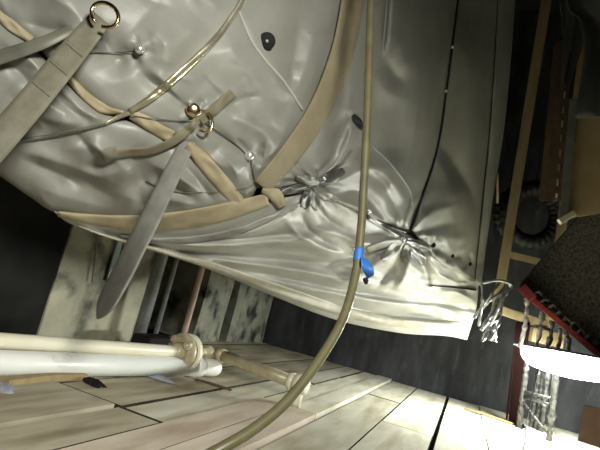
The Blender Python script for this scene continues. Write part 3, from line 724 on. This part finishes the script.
# ------------------------------------------------------------------ hanging hose with blue tape
hp = [(376, -60, 1.30), (371, 0, 1.24), (369, 60, 1.20), (367, 120, 1.16), (364, 180, 1.12), (361, 230, 1.08), (356, 272, 1.04), (344, 316, .98), (322, 356, .92), (288, 400, .85), (255, 428, .80), (220, 449, .76), (170, 474, .73), (110, 500, .735)]
HP = np.array([at(*p) for p in hp])
q = on_floor(40, 545, .012); q2 = on_floor(-120, 640, .012)
HP = np.vstack([HP, q, q2])
hose = thing('hose', HP[-2], 'long olive hose hanging from above and curving down to the planks', 'hose')
HC_ = catmull(HP, 120)
build('tube', *tube_geo(HC_, 0.0092, 14), MT['hose'], hose)
i0 = np.argmin([abs(np.dot(p - at(361, 243, 1.07), UP)) + 3 * abs(np.dot(p - at(361, 243, 1.07), RT)) for p in HC_])
tp = np.array([at(361.0, 241, 1.068), at(360.0, 249, 1.061), at(358.8, 257, 1.053), at(357.6, 266, 1.046)])
seg = HC_[(np.abs([np.dot(p - CAM, UP) / np.dot(p - CAM, FW) for p in HC_] - np.array((225 - 254) / FPX)) < .034)]
tw = build('tape_wrap', *tube_geo(catmull(seg[1:-1] if len(seg) > 4 else seg, 8), .0106, 14), MT['tape'], hose)
# the loose tape end, a crumpled tab
V = []
for s in np.linspace(0, 1, 10):
    for t in np.linspace(-1, 1, 6):
        x = 364 + 7 * s + 4.5 * t * (0.7 + .5 * sin(pi * s)); y = 258 + 19 * s + 3 * t * (1 - s) - 2 * t
        V.append(at(x, y, 1.045 - .012 * sin(3 * s) + .008 * t * sin(4 * s + .6)))
n0 = len(V); V += [np.array(v) + FW * .0015 for v in V]
F_ = grid_faces(10, 6); F_ = F_ + [tuple(n0 + i for i in f[::-1]) for f in F_]
rg = list(range(6)) + [i * 6 + 5 for i in range(1, 10)] + [54 + j for j in range(4, -1, -1)] + [i * 6 for i in range(8, 0, -1)]
F_ += [(rg[k], rg[(k + 1) % len(rg)], n0 + rg[(k + 1) % len(rg)], n0 + rg[k]) for k in range(len(rg))]
build('tape_tab', V, F_, MT['tape'], hose)
build('tape_knot', *tube_geo([at(365, 278, 1.04), at(366, 281, 1.038), at(366, 284, 1.04)], [.005, .006, .003], 8), MT['black'], hose)

# ------------------------------------------------------------------ pipes lying along the floor
def pt_h(x, y, z): return on_floor(x, y, z)
z1, z2 = 0.092, 0.040
A1, B1 = pt_h(0, 341, z1), pt_h(172, 351.5, z1)
d1 = norm(B1 - A1)
cp = thing('cream_pipe', [A1[0], A1[1], 0], 'cream painted pipe with bolted flange lying above the white pipe', 'pipe')
build('tube', *tube_geo([A1 - d1 * 1.5, A1, B1, B1 + d1 * .05], .024, 20), MT['cream_pipe'], cp)
Cf = B1 + d1 * 0.055
fl = build('flange', *disc_geo(Cf, d1, .076, .020, 32), MT['bronze'], cp)
fl2 = build('flange', *disc_geo(Cf + d1 * .034, d1, .078, .022, 32), MT['cream_pipe'], cp)
build('gasket', *disc_geo(Cf + d1 * .017, d1, .068, .016, 24), MT['rust'], cp)
build('flange_hub', *lathe_geo(Cf - d1 * .05, d1, [(0, .026), (.01, .034), (.045, .042)], 24), MT['bronze'], cp)
s_ = norm(np.cross(d1, np.array([0, 0, 1.0]))); u_ = np.cross(s_, d1)
bolts = []
for k in range(4):
    an = radians(40 + 90 * k); bpos = Cf + (s_ * cos(an) + u_ * sin(an)) * .055
    build('bolt', *lathe_geo(bpos - d1 * .036, d1, [(0, .010), (.011, .010), (.0115, .0195), (.026, .0195)], 8), MT['bronze'], fl, smooth=False)
    build('nut', *tube_geo([bpos + d1 * .045, bpos + d1 * .060], .0135, 6), MT['bronze'], fl2, smooth=False)
e0 = Cf + d1 * .045
x1 = pt_h(216, 353.5, z1 + .004); x2 = pt_h(296, 383, z1)
build('valve_neck', *lathe_geo(e0, norm(x1 - e0), [(0, .034), (.02, .030), (.03, .036), (.055, .036), (.06, .026), (.09, .026), (.1, .034), (.125, .034), (.13, .02)], 20), MT['bronze'], cp)
d2 = norm(x2 - x1)
# the brassy continuation
bp_ = thing('brass_pipe', [x2[0], x2[1], 0], 'dirty brass pipe running from the flange toward the hose', 'pipe')
build('tube', *tube_geo([x1 + d2 * .02, x2], .0255, 18), MT['bronze'], bp_)
build('collar', *lathe_geo(x1 + d2 * .015, d2, [(0, .022), (.004, .032), (.03, .032), (.034, .022)], 18), MT['bronze'], bp_)
build('end_fitting', *lathe_geo(x2 - d2 * .01, d2, [(-.02, .026), (-.018, .036), (.0, .036), (.002, .030), (.012, .030), (.014, .042), (.040, .042), (.044, .034), (.058, .034), (.064, .02)], 20), MT['cream_pipe'], bp_)
build('drop_leg', *tube_geo([x2 + d2 * .02, x2 + d2 * .02 - np.array([0, 0, .05]), x2 + d2 * .02 - np.array([0, 0, z1])], .021, 14), MT['cream_pipe'], bp_)
# white plastic pipe on the floor
A2, B2 = pt_h(0, 363.5, z2), pt_h(196, 366.5, z2)
d3 = norm(B2 - A2)
wp = thing('white_pipe', [A2[0], A2[1], 0], 'thick white plastic pipe lying on the planks at left', 'pipe')
build('tube', *tube_geo([A2 - d3 * 1.5, A2, B2], .0375, 24), MT['white_pipe'], wp)
build('socket', *lathe_geo(B2 - d3 * .02, d3, [(0, .038), (.003, .043), (.045, .044), (.050, .038)], 24), MT['white_pipe'], wp)
build('end_cap', *lathe_geo(B2 + d3 * .02, norm(d3 + np.array([.22, -.05, 0])), [(0, .036), (.02, .037), (.07, .037), (.095, .034), (.108, .026), (.114, .012), (.115, .001)], 24), MT['white_pipe'], wp)
# pipes standing in the recess
def vpipe(name, xt, yt, xb, yb, X, r, m, label, zlow=0.0):
    p = on_x((xt + xb) / 2, (yt + yb) / 2, X)
    o = thing(name, [p[0], p[1], zlow], label, 'pipe')
    build('tube', *tube_geo([[p[0], p[1], zlow], [p[0], p[1], 1.5]], r, 16), MT[m], o)
    build('foot_collar', *lathe_geo([p[0], p[1], zlow], [0, 0, 1], [(0, r * 1.5), (.015, r * 1.5), (.02, r * 1.05)], 16), MT[m], o)
    for zc in (.55, 1.1):
        build('clamp', *lathe_geo([p[0], p[1], zc], [0, 0, 1], [(0, r * 1.04), (.002, r * 1.2), (.02, r * 1.2), (.022, r * 1.04)], 16), MT['rust'], o)
    return o
vpipe('standing_pipe', 156, 262, 144, 332, -1.50, .032, 'grey_pipe', 'thick grey pipe standing beside the cream concrete pier')
vpipe('standing_pipe', 171, 265, 161, 330, -1.56, .013, 'grey_pipe', 'thin dark grey pipe standing right of the thick grey one')
vpipe('standing_pipe', 203, 274, 182, 332, -1.45, .017, 'pink_pipe', 'slim pinkish pipe standing left of the narrow pier')
# black box at the foot of the recess
p = on_x(134, 333, -1.50)
o = build('junction_box', *aabb(-1.442, -1.34, p[1] - .09, p[1] + .14, 0.0, .085), MT['black'], smooth=False); bevel(o, .01, 2)
tag(o, 'low black box on the floor at the foot of the grey pipe', 'box')
# cables on the cream pier
def cable(name, pts, r, m, label, cat='cable'):
    P = catmull(np.array(pts), 16); o = build(name, *tube_geo(P, r, 8), MT[m]); return tag(o, label, cat)
cable('hanging_cable', [on_x(98, 234, XP + .03), on_x(96, 250, XP + .025), on_x(94, 268, XP + .02), on_x(92, 282, XP + .02)], .004, 'cable', 'thin grey cable hanging down the cream concrete pier')
o = build('pale_strip', *beam(on_x(120, 240, XP + .015), on_x(109, 281, XP + .015), np.array([0, .020, 0]), np.array([.005, 0, 0])), MT['bluish'], smooth=False); bevel(o, .003)
tag(o, 'pale blue plastic strip hanging on the pier beside the strap tip', 'strip')

# ------------------------------------------------------------------ small things on the planks
def debris_bar(name, x0, y0, x1, y1, wd, h, m, label, cat, z=0.004):
    a, b = on_floor(x0, y0, z), on_floor(x1, y1, z); d = norm(b - a); s = norm(np.cross(d, [0, 0, 1])) * wd
    n = 8; V = []; Fc = []
    for i in range(n):
        t = i / (n - 1); c = a + (b - a) * t + np.array([0, 0, .003 * sin(3 * t)])
        ww = s * (0.85 + .15 * sin(7 * t + 1))
        V += [c - ww, c + ww, c + ww * .9 + np.array([0, 0, h]), c - ww * .9 + np.array([0, 0, h])]
    for i in range(n - 1):
        for k in range(4): Fc.append((4 * i + k, 4 * i + (k + 1) % 4, 4 * i + 4 + (k + 1) % 4, 4 * i + 4 + k))
    Fc += [(3, 2, 1, 0), tuple(4 * (n - 1) + k for k in range(4))]
    return tag(build(name, V, Fc, MT[m], smooth=False), label, cat)
debris_bar('rusty_bar', 195, 380, 231, 391, .010, .006, 'rust', 'small rusty flat bar on the planks below the white elbow', 'bar')
debris_bar('wood_lath', 465, 409, 513, 425, .016, .012, 'lumber', 'thin wooden lath lying across the planks near the back wall', 'lath', z=-.002)
debris_bar('timber_offcut', 2, 386, 82, 379, .02, .02, 'lumber', 'pale timber strip lying under the white pipe', 'timber', z=.002)
def rag(name, x, y, rx, ry, h, m, label, seed):
    r_ = np.random.default_rng(seed); c = on_floor(x, y, .005); n, k = 16, 7; V = [(c[0], c[1], c[2] + h)]; Fc = []
    for j in range(1, k):
        for i in range(n):
            an = 2 * pi * i / n; s = j / (k - 1); w_ = 1 + .25 * sin(3 * an + seed) + .15 * sin(5 * an)
            V.append((c[0] + rx * s * w_ * cos(an), c[1] + ry * s * w_ * sin(an), c[2] + h * (1 - s ** 2) * (1 + .4 * sin(4 * an + 3 * s)) + (0 if j == k - 1 else r_.uniform(0, h * .25))))
    for i in range(n): Fc.append((0, 1 + i, 1 + (i + 1) % n))
    for j in range(k - 2):
        for i in range(n):
            a = 1 + j * n; Fc.append((a + i, a + n + i, a + n + (i + 1) % n, a + (i + 1) % n))
    return tag(build(name, V, Fc, MT[m]), label, 'rag')
rag('rag', 2, 391, .04, .03, .014, 'rag', 'crumpled grey rag on the planks at the left edge', 3)
rag('rag', 94, 384, .045, .022, .012, 'black', 'small dark rag tucked under the white pipe', 5)
rag('rag', 160, 379, .06, .025, .010, 'rag', 'bluish grey rag under the white pipe beside the flange', 8)

# ------------------------------------------------------------------ work lamp on its stand
lamp_a, lamp_b = at(527, 350, 2.95), at(624, 367, 2.38)
lampc = at(560, 358, 2.68)
wl_ = thing('work_lamp', [lampc[0], lampc[1], 0.0], 'long glaring white work lamp on a silvery lattice stand', 'lamp')
lx = norm(lamp_b - lamp_a); lz = norm(np.cross(lx, np.array([0, 0, 1.0]))); ly = np.cross(lz, lx)
LL = np.linalg.norm(lamp_b - lamp_a); ns = 40; nk = 14
def lamp_w(s): return 0.105 * (np.clip(4 * s * (1 - s), 0, 1) ** .25) + .004
def trough(a0, a1, grow, up):
    V = []; Fc = []
    for j in range(ns + 1):
        s_ = j / ns; c = lamp_a + lx * LL * s_; w_ = float(lamp_w(s_)) + grow * min(1, .55 + 3 * s_)
        for i in range(nk + 1):
            an = a0 + (a1 - a0) * i / nk
            V.append(c + lz * w_ * cos(an) + ly * (w_ * sin(an) * (.95 if sin(an) < 0 else .10) + up))
    for j in range(ns):
        for i in range(nk):
            a = j * (nk + 1) + i; Fc.append((a, a + 1, a + nk + 2, a + nk + 1))
    return V, Fc
def flat(grow, up):
    V = []; Fc = []
    for j in range(ns + 1):
        c = lamp_a + lx * LL * (j / ns) + ly * up; w_ = float(lamp_w(j / ns)) + grow * min(1, .55 + 3 * j / ns)
        V += [c + lz * w_, c - lz * w_]
    for j in range(ns): Fc.append((2 * j, 2 * j + 1, 2 * j + 3, 2 * j + 2))
    return V, Fc
build('diffuser', *trough(pi, 2 * pi, 0, 0), glow, wl_)
build('reflector', *trough(0, pi, .085, .010), MT['grey_metal'], wl_)
build('brim', *[(lambda a, b: ([p for p in a[0]] + [p for p in b[0]], a[1] + [tuple(i + len(a[0]) for i in f) for f in b[1]]))(flat(.086, .009), flat(.086, .013))][0], MT['grey_metal'], wl_)
def lumpy(P, r, amp=.35, n=60, f=2.2):
    C = catmull(np.array(P), n); k = np.arange(n); ph = random.uniform(0, 6)
    w_ = np.random.default_rng(int(ph * 1e4)).normal(0, 1, n); w_[1:-1] = (w_[:-2] + 1.5 * w_[1:-1] + w_[2:]) / 3.5
    rr = r * np.clip(1 + amp * .75 * w_, .45, 1.7); return tube_geo(C, rr, 8)
feet = [(519, 427, 527, 360), (531, 427, 541, 362), (549, 440, 557, 366), (541, 431, 549, 366)]
legs = []
for (xb, yb, xt, yt) in feet:
    b = on_floor(xb, yb, 0.0); D_ = np.dot(b - CAM, FW); t = at(xt, yt, D_ * .975)
    legs.append((b, t)); build('leg', *lumpy([b, (b + t) / 2, t], .017), MT['stand'], wl_)
def lerp(a, b, t): return a + (b - a) * t
for (i, j, t) in ((0, 2, .46), (0, 2, .54), (1, 3, .50)):
    build('rung', *tube_geo([lerp(*legs[i], t), lerp(*legs[j], t + .02)], .009, 8), MT['stand'], wl_)
build('brace', *lumpy([lerp(*legs[1], .08), lerp(*legs[3], .45)], .011), MT['stand'], wl_)
build('brace', *lumpy([lerp(*legs[2], .05), lerp(*legs[0], .40)], .008), MT['stand'], wl_)
build('post', *lumpy([lerp(legs[1][0], legs[3][0], .5), lerp(legs[1][1], legs[3][1], .5), lamp_a + lx * .12 - ly * .05], .014), MT['stand'], wl_)
fw = on_floor(524, 447, .004)
cable('power_cord', [at(541, 360, 2.62), at(535, 385, 2.66), at(527, 420, 2.72), fw, on_floor(515, 460, .004)], .004, 'black', 'thin black cord hanging down in front of the lamp stand')

# ------------------------------------------------------------------ timber frame, red post, foil, matting on the right
DF = 3.12
fr = thing('timber_frame', at(497, 312, DF), 'narrow pale timber frame with two rungs right of the blankets', 'frame')
def plank_bar(name, x0, y0, x1, y1, wpx, D0, D1, m, par, th=.03):
    p, q = at(x0, y0, D0), at(x1, y1, D1); d = norm(q - p); v = norm((p + q) / 2 - CAM); s = norm(np.cross(d, v))
    o = build(name, *beam(p, q, s * (wpx * (D0 + D1) / 2 / FPX / 2), norm(np.cross(s, d)) * th / 2), MT[m], par, smooth=False)
    return bevel(o, .003)
plank_bar('stile', 556, -60, 496, 312, 9.5, DF, DF, 'lumber', fr, .05)
plank_bar('rung', 507, 254, 548, 264, 7, DF + .01, DF + .03, 'lumber', fr, .04)
plank_bar('rung', 497, 309, 552, 327, 9, DF + .01, DF + .03, 'lumber', fr, .04)
plank_bar('stile', 590, 0, 549, 328, 9, DF + .02, DF + .02, 'lumber', fr, .04)
plank_bar('block', 531, 334, 562, 341, 14, DF, DF, 'lumber', fr, .05)
# dark red post from the floor up to the frame
b = on_floor(514, 424, -.004); Db = float(np.dot(b - CAM, FW))
rp = thing('red_post', b, 'dark red steel post standing on the planks behind the lamp stand', 'post')
plank_bar('post', 514, 424, 524, 322, 11, Db, Db * .99, 'dark_red', rp, .04)
o = build('base_plate', *aabb(b[0] - .06, b[0] + .06, b[1] - .05, b[1] + .05, -.004, .006), MT['dark_red'], rp, smooth=False)
plank_bar('flange_strip', 506.5, 420, 517, 322, 2.0, Db - .02, Db * .985, 'dark_red', rp, .02)
# dark matting screen with red rail
mt = thing('matting_screen', at(560, 315, 2.55), 'dark textured matting sheet stretched above a red rail', 'screen')
left = [(521, 284, 2.78), (548, 252, 2.68), (575, 221, 2.55), (606, 184, 2.42), (680, 98, 2.2)]
botm = [(521, 288, 2.78), (545, 309, 2.7), (575, 334, 2.58), (606, 358, 2.48), (680, 415, 2.3)]
n, m = 60, 60; L_ = catmull(np.array(left), n); B_ = catmull(np.array(botm), n); V = []
for i in range(n):
    for k in range(m):
        t = k / (m - 1); a = L_[i] * (1 - t) + B_[i] * t
        V.append(at(a[0], a[1], a[2] + .05 * sin(pi * t) * i / n + .004 * ((i + k) % 2)))
n0 = len(V); V2 = [np.array(v) + FW * .012 for v in V]
F_ = grid_faces(n, m); F_ = F_ + [tuple(n0 + i for i in f[::-1]) for f in F_]
rg = list(range(m)) + [i * m + m - 1 for i in range(1, n)] + [(n - 1) * m + j for j in range(m - 2, -1, -1)] + [i * m for i in range(n - 2, 0, -1)]
F_ += [(rg[k], rg[(k + 1) % len(rg)], n0 + rg[(k + 1) % len(rg)], n0 + rg[k]) for k in range(len(rg))]
build('matting', V + V2, F_, MT['mesh'], mt)
plank_bar('rail', 524, 292, 606, 361, 5.5, 2.74, 2.44, 'red', mt, .03)
plank_bar('rail_cap', 522, 287, 533, 299, 9, 2.72, 2.68, 'red', mt, .045)
# ragged dark tufts along the rail
for k in range(9):
    t = .12 + .09 * k; x, y = 524 + 82 * t, 287 + 69 * t; D_ = 2.72 - .3 * t
    P = [at(x, y, D_), at(x + random.uniform(2, 6), y - random.uniform(2, 7), D_ - .03), at(x + random.uniform(5, 12), y + random.uniform(-6, 3), D_ - .02)]
    build('frayed_edge', *lumpy(P, .008, .5, 14, 1.7), MT['mesh'], mt)
# bundle of silvery foil strands
fb = thing('foil_bundle', at(486, 345, 2.72), 'twisted silvery foil strands hanging from the matting corner', 'foil')
for k in range(7):
    j = lambda a: random.uniform(-a, a)
    P = [at(512 + j(4), 284 + j(3), 2.76 + j(.03)), at(503 + j(3), 295 + j(3), 2.74 + j(.03)), at(495 + j(4), 318 + j(4), 2.72 + j(.03)), at(481 + k * 1.9 + j(2), 334 + j(13), 2.71 + j(.03))]
    build('strand', *lumpy(P, .008 + .004 * random.random(), .5, 44, 2.6), MT['foil'], fb)
for (x0, y0, x1, y1) in ((512, 284, 482, 283), (505, 290, 478, 312), (482, 284, 479, 326), (500, 282, 474, 318), (508, 286, 488, 330)):
    P = [at(x0, y0, 2.70), at((x0 + x1) / 2 + 2, (y0 + y1) / 2 - 3, 2.68), at(x1, y1, 2.72)]
    build('strand', *lumpy(P, .008, .4, 36, 2.6), MT['foil'], fb)
fc = thing('tinsel_bundle', at(548, 346, 2.72), 'shiny foil cords hanging from the red rail onto the lamp', 'foil')
for k, (x0, y0, x1, y1) in enumerate(((527, 299, 520, 347), (542, 312, 534, 352), (552, 322, 545, 352), (560, 328, 556, 352), (566, 333, 568, 350))):
    P = [at(x0, y0, 2.74), at((x0 + x1) / 2 + 2, (y0 + y1) / 2, 2.70), at(x1, y1, 2.72)]
    build('cord', *lumpy(P, .011, .5, 30, 2.4), MT['tinsel'], fc)
# slotted angle, plywood board, grey sheet at upper right
sa = thing('slotted_angle', at(556, 203, 2.5), 'rusty slotted steel angle hanging beside the plywood board', 'angle iron')
def sl(s, t): # s across 0..1, t along 0..1 (top to bottom)
    x = (560 + 13 * s) * (1 - t) + (545 + 16 * s) * t; y = 40 * (1 - t) + (200 + 1 * s) * t; return at(x, y, 2.5)
g = G(); nsl = 11
def qd(s0, s1, t0, t1):
    P = [sl(s0, t0), sl(s1, t0), sl(s1, t1), sl(s0, t1)]; P = P + [p + FW * .004 for p in P]
    g.add(P, [(0, 1, 2, 3), (7, 6, 5, 4), (0, 4, 5, 1), (1, 5, 6, 2), (2, 6, 7, 3), (3, 7, 4, 0)])
qd(0, .62, 0, 1); qd(.86, 1, 0, 1)
for k in range(nsl): qd(.62, .86, k / nsl, (k + .5) / nsl)
g.out('slotted_face', MT['rust'], sa, smooth=False)
build('side_leg', *beam(sl(0, 0) + FW * .03, sl(0, 1) + FW * .03, RT * .002, FW * .03), MT['rust'], sa, smooth=False)
build('slot_light_strip', *beam((sl(.74, .02)) + FW * .03, (sl(.74, .98)) + FW * .03, RT * .016, FW * .003), MT['bone'], sa, smooth=False)  # pale strip added behind the slots, standing in for light through them
bd_ = thing('plywood_board', at(585, 215, 2.35), 'tan plywood board in a grey steel channel at the right edge', 'board')
V = [at(572, 118, 2.38), at(660, 108, 2.2), at(650, 205, 2.2), at(566, 219, 2.38)]; V = V + [np.array(v) + FW * .02 for v in V]
bevel(build('board', V, [(3, 2, 1, 0), (4, 5, 6, 7), (0, 1, 5, 4), (1, 2, 6, 5), (2, 3, 7, 6), (3, 0, 4, 7)], MT['ply'], bd_, smooth=False), .002)
plank_bar('channel', 574, 100, 563.5, 222, 8, 2.36, 2.36, 'grey_metal', bd_, .05)
plank_bar('channel_end', 559, 222, 574, 213, 6, 2.35, 2.34, 'bone', bd_, .04)
def drape(name, L0, R0, D0, D1, m, label, n=40, k=30, seed=1, fold=.03):
    r_ = np.random.default_rng(seed); A = catmull(np.array(L0, float), k); B = catmull(np.array(R0, float), k); V = []
    for i in range(k):
        for j in range(n):
            s = j / (n - 1); q = A[i] * (1 - s) + B[i] * s
            V.append(at(q[0], q[1], D0 + (D1 - D0) * s + fold * sin(13 * s + 1.5 * sin(i / k * 4 + seed)) * (.5 + .5 * i / k)))
    n0 = len(V); V2 = [np.array(v) + FW * .006 for v in V]; F_ = grid_faces(k, n); F_ = F_ + [tuple(n0 + i for i in f[::-1]) for f in F_]
    rg = list(range(n)) + [i * n + n - 1 for i in range(1, k)] + [(k - 1) * n + j for j in range(n - 2, -1, -1)] + [i * n for i in range(k - 2, 0, -1)]
    F_ += [(rg[a], rg[(a + 1) % len(rg)], n0 + rg[(a + 1) % len(rg)], n0 + rg[a]) for a in range(len(rg))]
    return tag(build(name, V + V2, F_, MT[m]), label, 'sheet')
drape('draped_sheet', [(566, -60), (567, 5), (580, 20), (584, 60), (575, 118)], [(680, -60), (680, 0), (680, 60), (680, 90), (670, 112)], 2.25, 2.0, 'sheet', 'dark grey plastic sheet draped above the plywood board', seed=2)
drape('draped_sheet', [(556, -60), (560, 0), (563, 40), (561, 90)], [(590, -60), (590, 0), (588, 30), (570, 84)], 2.45, 2.4, 'sheet', 'narrow dark sheet hanging behind the draped grey one', n=20, seed=4, fold=.015)
# black corrugated duct in the dark behind the frame
C = np.array([at(538, 215, 3.45) + .19 * (cos(a) * RT + sin(a) * UP) + FW * .12 * a / 6 for a in np.linspace(0, 3.6 * pi, 150)])
dc = thing('duct_coil', C.mean(0), 'black corrugated duct coiled in the dark behind the timber frame', 'duct')
build('duct', *tube_geo(C, .05 + .008 * np.sin(np.arange(150) * 2.1), 12), MT['duct'], dc)
ht = C[np.argmax(C[:, 2])]
build('hanger', *tube_geo([ht, [ht[0], ht[1], HC]], .006, 8), MT['duct'], dc)
# brown board leaning at the far right
bb_ = on_y(592, 432, 3.7) * np.array([1, 1, 0]) + np.array([0, 0, -.004])
V = [bb_ + np.array([-.07, .0, 0]), bb_ + np.array([.35, -.10, 0]), bb_ + np.array([.35, -.02, .24]), bb_ + np.array([-.05, .08, .22])]
V = V + [v + np.array([.01, .03, 0]) for v in V]
o = build('brown_board', V, [(0, 1, 2, 3), (7, 6, 5, 4), (0, 4, 5, 1), (1, 5, 6, 2), (2, 6, 7, 3), (3, 7, 4, 0)], MT['brown'], smooth=False); bevel(o, .003)
tag(o, 'low brown board leaning against the dark wall at the right edge', 'board')
